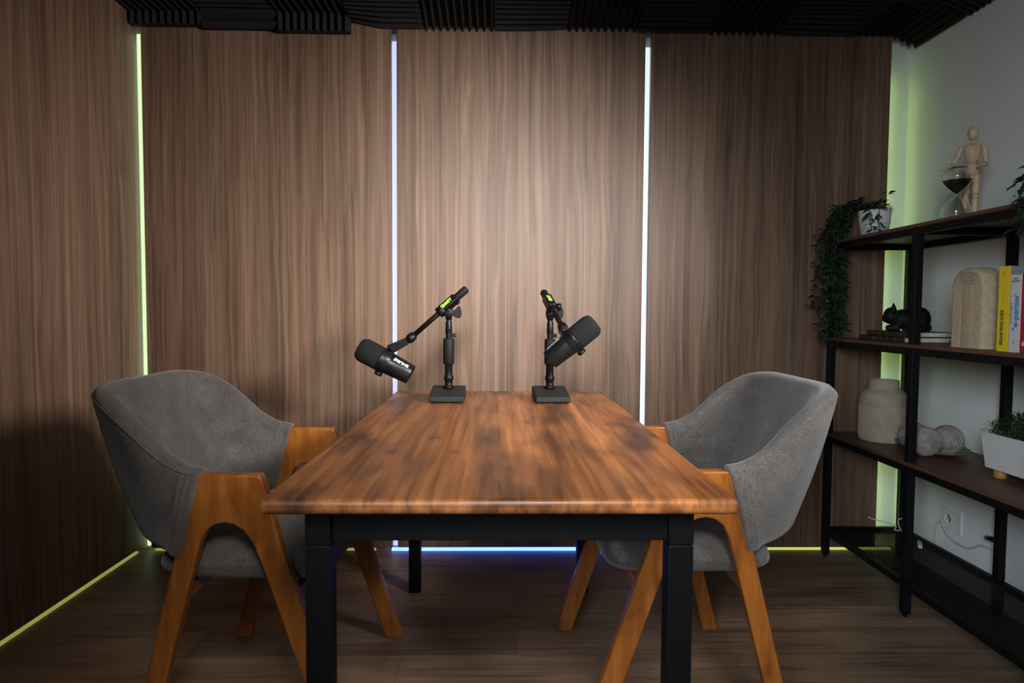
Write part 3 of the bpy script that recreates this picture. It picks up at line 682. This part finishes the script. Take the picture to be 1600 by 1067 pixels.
# ------------------------------------------------------------------ bookshelf
X0, X1, Y0, Y1 = 1.395, 1.745, 1.610, 2.745
PW = 0.026
bs = thing('bookshelf', 'tall open bookshelf of black steel and dark brown boards on the right', 'bookshelf', ((X0 + X1) / 2, (Y0 + Y1) / 2, 0))
off = Vector((-(X0 + X1) / 2, -(Y0 + Y1) / 2, 0)); TO = Matrix.Translation(off)
tiers = [0.127, 0.538, 0.941, 1.346]
pys = [Y1 - PW, 2.167, Y0]
for py in pys:
    for px in (X0, X1 - PW):
        m = MB().box((px, py, 0.012), (px + PW, py + PW, 1.334), T=TO)
        m.lathe([(0.008, 0), (0.009, 0.012)], 12, 0, TO @ Matrix.Translation((px + PW / 2, py + PW / 2, 0)))
        m.build('post', M['metal'], bs, bevel=0.0015)
for z in tiers:
    zt = z - 0.012 if z > 0.2 else z
    for px in (X0 + 0.001, X1 - 0.021): MB().box((px, Y0 + 0.001, zt - 0.024), (px + 0.020, Y1 - 0.001, zt), T=TO).build('rail', M['metal'], bs)
    for py in (pys if z > 0.2 else (pys[0], pys[2])): MB().box((X0 + 0.02, py + 0.003, zt - 0.024), (X1 - 0.02, py + 0.023, zt), T=TO).build('rail', M['metal'], bs)
    if z > 0.2:
        MB().box((X0 - 0.001, Y0 - 0.001, zt), (X1 + 0.001, Y1 + 0.001, z), T=TO).build('shelf_board', M['shelf_wood'], bs, bevel=0.001)
m = MB()
for sgn in (1, -1):
    nx = 60; span = Y1 - Y0
    st = 0.0150; w = X1 - X0 - 0.03; c = Y0 - w * 1.9
    while c < Y1:
        a = [X0 + 0.015, c if sgn > 0 else c + w * 1.9]; b = [X1 - 0.015, c + w * 1.9 if sgn > 0 else c]
        def clip(p, q):
            for lim, s_ in ((Y0 + 0.01, 1), (Y1 - 0.01, -1)):
                for P, Q in ((p, q), (q, p)):
                    if (P[1] - lim) * s_ < 0:
                        if (Q[1] - lim) * s_ <= 0: return None
                        tt = (lim - P[1]) / (Q[1] - P[1]); P[0] += tt * (Q[0] - P[0]); P[1] = lim
            return p, q
        r_ = clip(a, b)
        if r_ is not None:
            p, q = Vector((*r_[0], 0.1245)), Vector((*r_[1], 0.1245))
            if (q - p).length > 0.01: m.tube([p, q], 0.0010, 4, 0, TO)
        c += st
m.build('mesh_shelf', M['metal'], bs)

# ------------------------------------------------------------------ plants
def leaf(m, p, d, up, L, wd, mi=0, fold=0.25):
    d = Vector(d).normalized(); up = Vector(up); s = d.cross(up)
    s = s.normalized() if s.length > 1e-4 else Vector((1, 0, 0)); n = s.cross(d)
    p = Vector(p)
    vs = [p, p + d * L * .3 + s * wd * .42 + n * wd * fold, p + d * L * .62 + s * wd * .36 + n * wd * fold * .7, p + d * L - n * wd * 0.25,
          p + d * L * .62 - s * wd * .36 + n * wd * fold * .7, p + d * L * .3 - s * wd * .42 + n * wd * fold, p + d * L * .3, p + d * L * .62 - n * wd * 0.05]
    m.add(vs, [(0, 1, 6), (1, 2, 7, 6), (2, 3, 7), (0, 6, 5), (6, 7, 4, 5), (7, 3, 4)], mi, None, True)

def trailing_plant(label, pc, ztop, strands, pot_r, extra, ymax=9, per=0.019):
    """pot on the top board; strands = polylines (local) that vines follow down"""
    z0 = 1.346; h = ztop - z0
    t = thing('potted_plant', label, 'potted plant', (pc[0], pc[1], z0), 0, 'trailing plants on the bookshelf')
    m = MB(); r = pot_r
    m.lathe([(r * .72, 0), (r * .80, .004), (r * .86, h * .38), (r * .885, h * .385), (r * .875, h * .40), (r * .905, h * .52), (r * .93, h * .525), (r * .92, h * .54), (r * .985, h * .97), (r, h), (r * .93, h), (r * .88, h * .85), (0.004, h * .84)], 40)
    pot = m.build('pot', M['white_pot'], t)
    MB().lathe([(r * .88, h * .845), (r * .5, h * .87), (0.003, h * .88)], 24).build('soil', M['soil'], t)
    fm, sm = MB(), MB()
    for st in strands:
        pts = [Vector(q) for q in st]; dense = []
        for k in range(len(pts) - 1):
            nn = max(2, int((pts[k + 1] - pts[k]).length / 0.02))
            for i in range(nn): dense.append(pts[k].lerp(pts[k + 1], i / nn) + Vector(rng.normal(0, .004, 3)))
        dense.append(pts[-1]); sm.tube(dense, 0.0014, 5)
        tot = 0
        for k in range(1, len(dense)):
            tot += (dense[k] - dense[k - 1]).length
            while tot > per * 0.5:
                tot -= per * 0.5
                g = rng.uniform(0, 2 * math.pi); dd = Vector((math.cos(g), math.sin(g), rng.uniform(-0.9, 0.35)))
                q = dense[k] + Vector(rng.normal(0, .006, 3)); Lf = rng.uniform(.022, .042)
                if pc[1] + q.y + dd.normalized().y * Lf > ymax: dd.y = -abs(dd.y)
                leaf(fm, q, dd, Vector((0, 0, 1)) + Vector(rng.normal(0, .3, 3)), Lf, Lf * rng.uniform(.42, .55))
    for _ in range(extra):
        g = rng.uniform(0, 2 * math.pi); rr = pot_r * rng.uniform(.2, 1.0)
        q = Vector((rr * math.cos(g), rr * math.sin(g), h + rng.uniform(-.005, .025))); dd = Vector((math.cos(g), math.sin(g), rng.uniform(-.1, .9)))
        Lf = rng.uniform(.02, .038)
        if pc[1] + q.y + Lf > ymax: dd.y = -abs(dd.y)
        sm.tube([Vector((rr * .4 * math.cos(g), rr * .4 * math.sin(g), h * .85)), q], 0.0012, 4); leaf(fm, q, dd, (0, 0, 1), Lf, Lf * .48)
    fm.build('foliage', M['leaf'], t, normals=False); sm.build('stems', M['stem'], t)
pcx, pcy = 1.500, 2.600
strands = []
for k in range(17):
    ex = 1.335 + 0.085 * rng.random() - pcx; ey = 2.735 - 0.075 * rng.random() - pcy
    zend = rng.choice([-0.10, -0.2, -0.28, -0.36, -0.42]) if k > 2 else -0.42
    a = rng.uniform(2.0, 3.3)
    strands.append([(0.02 * math.cos(a), 0.02 * math.sin(a), 0.10), (0.06 * math.cos(a), 0.06 * math.sin(a) + .02, 0.135 + .015 * rng.random()), (ex * .75, ey * .8, 0.115 + .02 * rng.random()), (ex, ey, 0.03),
                    (ex + rng.normal(0, .012), ey - .01 * rng.random(), zend * .5), (ex + rng.normal(0, .014) - .005, ey - .01, zend)])
strands += [[(0, 0, .1), (-.045, -.05, .125), (-.062, -.075, .08), (-.060, -.085, .02)], [(0, 0, .1), (-.02, -.06, .125), (-.03, -.085, .09), (-.028, -.085, .03)], [(0, 0, .1), (.03, .03, .135), (.06, .03, .155)], [(0, 0, .1), (.0, -.01, .14), (.035, -.02, .165)]]
trailing_plant('leafy plant trailing from the white pot at the far end of the top shelf', (pcx, pcy), 1.452, strands, 0.061, 36, 2.775)
strands = []
for k in range(8):
    ex = 1.378 + .03 * rng.random() - 1.53; ey = 1.690 + 0.025 * rng.random() - 1.735; zend = rng.uniform(-.11, -.05)
    strands.append([(0, 0, .1), (ex * .5, ey * .5, .13), (ex, ey, .05), (ex - .005, ey, -.03), (ex, ey, zend)])
trailing_plant('leafy plant hanging over the top shelf edge above the standing books', (1.53, 1.735), 1.452, strands, 0.045, 14, 9)

# white trough planter with bushy greenery
pl = thing('planter', 'white rectangular planter on small wooden feet with bushy green plants', 'planter', (1.60, 1.86, 0.538))
y1_, y0_ = 0.150, -0.150
m = MB(); hx0, hx1 = 0.062, 0.072
o_ = [(-hx1, y0_ - .012), (hx1, y0_ - .012), (hx1, y1_ + .012), (-hx1, y1_ + .012)]; i_ = [(-hx0, y0_), (hx0, y0_), (hx0, y1_), (-hx0, y1_)]
q_ = [(x * .93, y * .975) for x, y in o_]
vs = [(x, y, .026) for x, y in i_] + [(x, y, .138) for x, y in o_] + [(x, y, .138) for x, y in q_] + [(x, y, .115) for x, y in q_]
fs = [(3, 2, 1, 0)] + [(a, (a + 1) % 4, 4 + (a + 1) % 4, 4 + a) for a in range(4)] + [(4 + a, 4 + (a + 1) % 4, 8 + (a + 1) % 4, 8 + a) for a in range(4)] + [(8 + a, 8 + (a + 1) % 4, 12 + (a + 1) % 4, 12 + a) for a in range(4)] + [(12, 13, 14, 15)]
m.add(vs, fs).build('trough', M['white_pot'], pl, bevel=0.0015)
for fx in (-.042, .042):
    for fy in (-.125, .112): MB().lathe([(.016, 0), (.0175, .002), (.0175, .026)], 24, 0, Matrix.Translation((fx, fy, 0))).build('foot', M['orange_wood'], pl)
fm = MB()
for _ in range(2200):
    bx, by = rng.uniform(-.055, .055), rng.uniform(-.148, .150)
    k = max(0.30, 1 - (abs(by) / .20) ** 3 - (abs(bx) / .09) ** 3)
    hz = .112 + rng.random() ** 0.7 * .098 * k; q = Vector((bx * 1.1, by * 1.02, hz))
    g = rng.uniform(0, 2 * math.pi); dd = Vector((math.cos(g) * .8 + bx * 6, math.sin(g) * .8 + by * 2, rng.uniform(-.2, 1.0)))
    Lf = rng.uniform(.014, .028); leaf(fm, q, dd, (0, 0, 1), Lf, Lf * .24, 0, .1)
for _ in range(260):
    bx, by = rng.uniform(-.055, .055), rng.uniform(-.14, .14); fm.tube([(bx, by, .112), (bx * 1.15, by * 1.03, .165 * (1 - .4 * (abs(by) / .16) ** 3))], .0008, 3)
fm.build('foliage', M['shrub'], pl, normals=False)

# ------------------------------------------------------------------ things on the top board
zt = 1.346
hg = thing('hourglass', 'glass hourglass with black sand on the top shelf before the wooden figure', 'hourglass', (1.495, 2.125, zt))
def bulb(r0, n=30):
    us = [0, .06, .14, .26, .42, .58, .72, .86, .95, 1.0]; rs = [.62, .78, .90, .985, .985, .86, .64, .34, .13, .07]
    return [(max(.0026, r0 * float(smooth_interp(us, rs, k / n)[0])), .0875 * k / n) for k in range(n + 1)]
half_ = bulb(.044); full = half_ + [(r, .175 - z) for r, z in reversed(half_[:-1])]
gl = MB(); ns = 40
gl.lathe([(max(r, .002), z + .0005) for r, z in full], ns)
inner = [(max(r - .0016, .0012), z) for r, z in full if .002 < z < .173]
gl.lathe([(r, z + .0005) for r, z in inner][::-1], ns)
go = gl.build('glass_bulbs', M['glass'], hg, normals=False)
up_in = [(max(r - .0024, .001), z) for r, z in full if .0885 < z < .137]
MB().lathe([(r, z + .0005) for r, z in up_in] + [(.001, .139)], ns).build('sand', M['sand'], hg)
MB().tube([(0, 0, .03), (0, 0, .086)], .0006, 5).build('sand_stream', M['sand'], hg)

mq = thing('wooden_figure', 'jointed wooden artist figure standing behind the hourglass on the top shelf', 'figurine', (1.585, 2.185, zt), math.radians(-35))
# local frame: X = figure's left-right as seen from the room, Y = away from the viewer
W_ = M['pale_wood']
m = MB().lathe([(.042, 0), (.043, .002), (.043, .010), (.041, .012)], 36); m.build('stand_disc', W_, mq)
def seg(name, p, q, r0, r1, bul=0.0, par=None):
    p, q = Vector(p), Vector(q); L = (q - p).length; pr = []
    for k in range(15):
        u = k / 14; r = (r0 + (r1 - r0) * u) * (1 + bul * math.sin(math.pi * u)); e = min(1, min(u, 1 - u) / .12); pr.append((max(.001, r * (1 - (1 - e) ** 2) ** .5 if e < 1 else r), u * L))
    return MB().lathe(pr, 20, 0, axis_frame(p, q - p, (0, 1, .1))).build(name, W_, par or mq)
for sx in (-1, 1):
    lg = seg('leg', (sx * .013, .002, .170), (sx * .013, .002, .096), .0125, .0100, .08)
    MB().ball((sx * .013, .002, .093), .0082, 16).build('knee', W_, lg)
    seg('shin', (sx * .013, .002, .090), (sx * .0125, .002, .024), .0098, .0070, .14, lg)
    MB().ball((sx * .013, -.008, .019), (.008, .018, .007), 16).build('foot', W_, lg)
MB().lathe([(.012, .160), (.021, .166), (.0225, .180), (.020, .192), (.015, .202), (.010, .205)], 28).build('pelvis', W_, mq)
MB().ball((0, 0, .204), .0115, 16).build('waist', W_, mq)
to = MB().lathe([(.012, .206), (.0165, .210), (.0205, .226), (.024, .245), (.0245, .256), (.021, .264), (.010, .268)], 28, 0, Matrix.Scale(.78, 4, (0, 1, 0))).build('torso', W_, mq)
MB().lathe([(.006, .264), (.006, .284)], 16).build('neck', W_, mq)
MB().ball((0, -.002, .302), (.0165, .0185, .024), 24).build('head', W_, mq)
for sx in (-1, 1):
    sh = Vector((sx * .0315, 0, .255)); MB()
    arm = MB().ball(sh, .0085, 16).build('arm', W_, mq)
    if sx < 0: el, wr, hd = Vector((-.052, -.008, .203)), Vector((-.066, -.035, .190)), Vector((-.086, -.048, .176))
    else: el, wr, hd = Vector((.040, -.002, .198)), Vector((.026, -.040, .190)), Vector((.014, -.056, .182))
    seg('upper_arm', sh, el, .0080, .0075, .15, arm); MB().ball(el, .0066, 14).build('elbow', W_, arm)
    seg('forearm', el, wr, .0072, .0058, .12, arm)
    dd = (hd - wr).normalized(); MB().ball((wr + hd) / 2, (.0072, .0035, .016), 14, R=axis_frame((0, 0, 0), dd, (0, 1, .2)).to_3x3()).build('hand', W_, arm)

# ------------------------------------------------------------------ things on the second board
z2 = 0.941
# flat pair of old books with the cat on top
def flat_book(label, x0, x1, y0, y1, z, h):
    t = thing('book', label, 'book', ((x0 + x1) / 2, (y0 + y1) / 2, z), 0, 'old books lying under the cat')
    a, b = (x1 - x0) / 2, (y1 - y0) / 2
    m = MB()
    m.box((-a, -b, 0), (a, b, .0022)); m.box((-a, -b, h - .0022), (a, b, h)); m.box((-a, -b, .0022), (-a + .004, b, h - .0022))
    for k in (-.62, -.3, 0.02, .34, .66): m.box((-a - .0012, b * k - .003, .0012), (-a + .002, b * k + .003, h - .0012))
    m.build('cover', M['leather'], t, bevel=.0012)
    MB().box((-a + .0042, -b + .004, .0023), (a - .004, b - .004, h - .0023)).build('pages', M['paper'], t)
flat_book('lower old brown book lying flat on the shelf under the cat', 1.432, 1.60, 2.275, 2.560, z2 + .0003, .0195)
flat_book('upper old brown book lying flat with the black cat on top', 1.442, 1.602, 2.262, 2.530, z2 + .0203, .0185)
cz = z2 + .0390
cat = thing('cat_figurine', 'black ceramic cat lying on the old books', 'figurine', (1.492, 2.365, cz), math.atan2(-.53, .85))
cat.scale = (0.92, 0.9, 1.22)
# local X = towards the rump, head at -X
m = MB()
m.ball((.020, 0, .034), (.056, .036, .034), 24); m.ball((.052, 0, .036), (.034, .037, .036), 24); m.ball((-.012, 0, .036), (.038, .031, .030), 24)
m.ball((.045, -.026, .024), (.030, .016, .024), 20); m.ball((.045, .026, .024), (.030, .016, .024), 20)
m.ball((-.052, 0, .046), (.0275, .0285, .026), 24); m.ball((-.070, 0, .037), (.0125, .014, .0115), 18); m.ball((-.0795, 0, .0415), (.004, .005, .004), 12)
for sy in (-1, 1):
    m.lathe([(.0175, 0), (.0125, .010), (.006, .021), (.0015, .029)], 14, 0, Matrix.Translation((-.043, sy * .0150, .058)) @ Matrix.Rotation(-.10 * sy, 4, 'X') @ Matrix.Scale(.85, 4, (1, 0, 0)))
    m.tube([(-.020, sy * .018, .012), (-.048, sy * .019, .010), (-.058, sy * .018, .009)], [.013, .011, .0095], 12); m.ball((-.059, sy * .018, .0095), (.011, .010, .0095), 14)
m.tube([(.080, .010, .012), (.078, -.024, .010), (.052, -.042, .009), (.018, -.046, .008), (-.004, -.043, .008)], [.010, .0095, .009, .0085, .006], 12)
co = m.build('body', M['black_gloss'], cat)
rm = co.modifiers.new('union', 'REMESH'); rm.mode = 'VOXEL'; rm.voxel_size = .0022; rm.use_smooth_shade = True
sm_ = co.modifiers.new('smooth', 'SMOOTH'); sm_.factor = .5; sm_.iterations = 6

# arch vase with nested grooves on its front
av = thing('vase', 'sand coloured arch shaped vase with nested grooves beside the yellow book', 'vase', (1.440, 1.985, z2))
def arch_loop(d, hw=.072, H=.246, R=.060, n=10):
    w, h, r = hw - d, H - d, max(R - d, .006); pts = [(-w, 0.0), (-w, (h - r) * .5)]
    for k in range(n + 1): g = math.pi - math.pi / 2 * k / n; pts.append((-w + r + r * math.cos(g), h - r + r * math.sin(g)))
    for k in range(n + 1): g = math.pi / 2 - math.pi / 2 * k / n; pts.append((w - r + r * math.cos(g), h - r + r * math.sin(g)))
    return pts + [(w, (h - r) * .5), (w, 0.0)]
loops = []
D_ = .070
for d, x in ((.010, D_), (.003, D_ - .003), (0, D_ - .010), (0, .012), (.003, .0045), (.008, .0012)): loops.append((d, x))
for k in range(5):
    d0 = .010 + k * .0078; loops += [(d0, .0), (d0 + .0050, .0), (d0 + .0056, .0048), (d0 + .0072, .0048)]
loops += [(.050, .0006), (.053, .0)]
vs, fs = [], []; n = len(arch_loop(0))
for d, x in loops: vs += [(x, -p[0], p[1]) for p in arch_loop(d)]
for k in range(len(loops) - 1):
    for i in range(n - 1): fs.append((k * n + i, k * n + i + 1, (k + 1) * n + i + 1, (k + 1) * n + i))
    fs.append((k * n + n - 1, k * n, (k + 1) * n, (k + 1) * n + n - 1))
fs.append(tuple(range(n - 1, -1, -1))); fs.append(tuple((len(loops) - 1) * n + i for i in range(n)))
vb = MB().add(vs, fs, smooth=True).build('body', M['sand_stone'], av)
vb.data.set_sharp_from_angle(angle=math.radians(50))

# standing books, spines to the room
def standing_book(label, y0, y1, x0, dx, h, mats, lean=0.0):
    """cover materials: spine, near side, pages"""
    t = thing('book', label, 'book', (x0, (y0 + y1) / 2, z2), 0, 'books standing at the right end of the second shelf')
    w = (y1 - y0) / 2; sp, side = mats
    m = MB(); m.box((0, -w, 0), (.003, w, h), 0); m.box((.0031, -w, 0), (dx, -w + .0022, h), 1); m.box((.0031, w - .0022, 0), (dx, w, h), 1)
    m.build('cover', [sp, side], t)
    MB().box((.0032, -w + .0023, .003), (dx - .004, w - .0023, h - .003)).build('pages', M['paper'], t)
    return t
def spine_text(t, txt, size, yc, zc, mat, length=None, upright=False, bold=0.0004):
    """letters on the spine face (x = 0 of the book), reading bottom to top unless upright"""
    vs, fs = text_mesh(txt, size, bold)
    L = max(v.x for v in vs) - min(v.x for v in vs); k = length / L if length else 1.0
    if upright: P = [(-.0006, yc - v.x * k, zc + v.y) for v in vs]
    else: P = [(-.0006, yc + v.y, zc + v.x * k) for v in vs]
    MB().add(P, fs).build('lettering', mat, t, normals=False)
yb = standing_book('tall yellow road guide book next to the arch vase', 1.800, 1.838, 1.425, .13, .240, (M['yellow'], M['grey_cover']))
MB().box((.0035, -.0196, 0), (.129, -.0191, .100)).build('cover_band', M['orange'], yb)
spine_text(yb, 'IRELAND ROAD GUIDE', .0145, .002, .067, M['navy_ink'], .098, bold=.0007)
spine_text(yb, '- - - - - - - -', .006, .001, .158, M['grey_ink'], .045)
spine_text(yb, 'Y', .012, .0, .218, M['navy_ink'], upright=True)
wb = standing_book('white book with blue lettering between the yellow and red books', 1.758, 1.794, 1.425, .14, .214, (M['white_cover'], M['white_cover']))
spine_text(wb, '"e-penser', .026, -.004, .110, M['blue_ink'], .100, bold=.0007)
spine_text(wb, 'prenez le temps d\'', .0075, .0125, .108, M['grey_ink'], .058)
spine_text(wb, '?', .011, .0, .026, M['navy_ink'], upright=True)
spine_text(wb, 'BRUCE', .0052, .0, .203, M['grey_ink'], .016, upright=True); spine_text(wb, 'BENAMRAN', .0052, .0, .196, M['grey_ink'], .028, upright=True)
rb_ = standing_book('crimson red book at the right end of the second shelf', 1.718, 1.7545, 1.425, .14, .216, (M['red'], M['red']))
spine_text(rb_, 'd', .022, .006, .026, M['white_ink'], upright=True); spine_text(rb_, 'Les de', .012, .002, .135, M['white_ink'], .045)

# ------------------------------------------------------------------ things on the third board
z3 = 0.538
bv = thing('vase', 'ribbed beige bottle vase with a short neck on the third shelf', 'vase', (1.537, 2.560, z3))
prof = [(.080, 0), (.0855, .003), (.087, .008)] + [(.087 + .001 * math.sin(k / 8 * math.pi), .008 + .138 * k / 8) for k in range(1, 8)] + [(.0872, .1462), (.0885, .148), (.0885, .158), (.087, .172), (.081, .187), (.070, .199), (.060, .206), (.0555, .211), (.0540, .217), (.0535, .240), (.0530, .2425), (.0505, .243), (.049, .240), (.049, .215), (.003, .21)]
MB().lathe(prof, 240, flute=lambda a, k, z: (.042 * (abs(math.sin(30 * a)) - .6)) if 2 < k < 11 else 0.0).build('body', M['beige_rib'], bv)

tr = thing('tray', 'shallow oval hammered tray holding the yarn balls', 'tray', (1.585, 2.335, z3))
vs, fs = [], []; nr, na = 8, 64
for s_ in (0, 1):
    for k in range(nr + 1):
        u = k / nr
        for i in range(na):
            a = 2 * math.pi * i / na; sc = 1 + (.025 * math.cos(22 * a) * u ** 3)
            vs.append((.098 * u * sc * math.cos(a), .150 * u * sc * math.sin(a), .001 + .024 * u ** 3.2 + .0022 * math.cos(22 * a) * u ** 3 + (.0030 if s_ else 0)))
n1 = (nr + 1) * na
for s_ in (0, 1):
    for k in range(nr):
        for i in range(na):
            j = (i + 1) % na; q = (s_ * n1 + k * na + i, s_ * n1 + k * na + j, s_ * n1 + (k + 1) * na + j, s_ * n1 + (k + 1) * na + i); fs.append(q)
for i in range(na): j = (i + 1) % na; fs.append((nr * na + i, nr * na + j, n1 + nr * na + j, n1 + nr * na + i))
MB().add(vs, fs, smooth=True).build('dish', M['tray'], tr)

ybm = MB(); R_ = .0505
ybm.ball((0, 0, 0), R_ * .90, 24)
for g in range(6):
    face = Vector([(1, 0, 0), (0, 0, 1), (0, 1, 0), (-1, 0, 0), (0, 0, -1), (0, -1, 0)][g]); ax = face.cross(Vector(rng.normal(0, 1, 3))); F = axis_frame((0, 0, 0), ax, face); lay = 0.925 + .012 * g
    for k in range(10):
        ph = -0.95 + 1.9 * k / 9 + rng.normal(0, .012); pts = []
        for i in range(25):
            th = 0.22 + (math.pi - 0.44) * i / 24
            pts.append(F @ (Vector((math.sin(th) * math.cos(ph), math.sin(th) * math.sin(ph), math.cos(th))) * R_ * (lay + .006 * math.sin(k * 2.3))))
        ybm.tube(pts, [.0041 * (0.55 + 0.45 * math.sin(math.pi * i / 24)) for i in range(25)], 6)
b1 = ybm.build('yarn_ball', M['yarn'])
tag(b1, 'front grey yarn ball in the tray, half beside the bookshelf post', 'yarn ball', 'grey yarn balls in the tray')
b1.location = (1.513, 2.262, z3 + .0565)
b2 = b1.copy(); COL.objects.link(b2); b2.location = (1.612, 2.293, z3 + .0565); b2.rotation_euler = (1.1, .4, 2.0); b2['label'] = 'rightmost grey yarn ball in the tray, nearest the white wall'
b3 = b1.copy(); COL.objects.link(b3); b3.location = (1.535, 2.362, z3 + .0565); b3.rotation_euler = (2.2, 1.0, .7); b3['label'] = 'rear grey yarn ball in the tray, partly hidden by the bookshelf post'

# ------------------------------------------------------------------ wall socket and cables
so = thing('wall_socket', 'white double wall socket plate low on the right wall', 'socket', (XR, 2.475, .240), 0)
MB().box((-.006, -.060, -.044), (0, .060, .044)).build('plate', M['socket'], so, bevel=.003)
m = MB().lathe([(.021, .0), (.0215, .002), (.0195, .002), (.019, -.006 + .0065)], 28, 0, axis_frame((-.0060, .012, .004), (-1, 0, 0), (0, 0, 1))); m.build('outlet', M['socket'], so)
m = MB()
for dz, dy in ((.009, .0), (-.004, .008), (-.004, -.008)): m.lathe([(.003, 0), (.003, .0012)], 10, 0, axis_frame((-.0066, .012 + dy, .004 + dz), (-1, 0, 0), (0, 0, 1)))
m.build('pin_hole', M['black_plastic'], so)
def cable(label, pts, r, mat=None):
    dense = []; P = [Vector(p) for p in pts]
    for k in range(len(P) - 1):
        p0, p1, p2, p3 = P[max(0, k - 1)], P[k], P[k + 1], P[min(len(P) - 1, k + 2)]
        for i in range(8):
            t = i / 8; dense.append(.5 * ((2 * p1) + (p2 - p0) * t + (2 * p0 - 5 * p1 + 4 * p2 - p3) * t * t + (3 * p1 - p0 - 3 * p2 + p3) * t ** 3))
    dense.append(P[-1])
    o = MB().tube(dense, r, 8).build('power_cable', mat or M['cable']); return tag(o, label, 'cable')
xw = XR - .012
cable('white cable looping under the wall socket towards the rear bookshelf post', [(xw, 2.545, .132), (xw, 2.547, .160), (xw, 2.540, .205), (xw, 2.515, .222), (xw - .008, 2.49, .205), (xw - .008, 2.46, .185), (xw - .008, 2.425, .172), (xw - .008, 2.395, .172), (xw - .008, 2.365, .172), (xw - .008, 2.335, .183), (xw - .008, 2.30, .204), (xw - .008, 2.265, .212), (xw - .004, 2.20, .216)], .0032)
ad = thing('power_adapter', 'white cable plug resting on the bottom mesh shelf', 'adapter', (1.665, 2.50, .1275), math.radians(60))
MB().box((-.030, -.008, 0), (.030, .008, .013)).build('housing', M['cable'], ad, bevel=.003)
MB().tube([(.03, 0, .006), (.055, .002, .005)], .003, 8).build('lead', M['cable'], ad)
cable('tangled white cable on the bottom mesh shelf beside the corner glow', [(1.655, 2.535, .134), (1.65, 2.58, .150), (1.66, 2.63, .170), (1.68, 2.66, .185), (1.69, 2.63, .19), (1.67, 2.60, .165), (1.65, 2.64, .145), (1.68, 2.69, .15), (1.60, 2.735, .165), (1.62, 2.77, .16)], .0026)
cl = MB(); cl.tube([(1.722, 2.150, .268), (1.722, 2.205, .262), (1.728, 2.235, .256)], [.006, .009, .008], 12)
tag(cl.build('cable_clip', M['black_plastic']), 'small black clip holding the cable on the rear bookshelf post', 'clip')
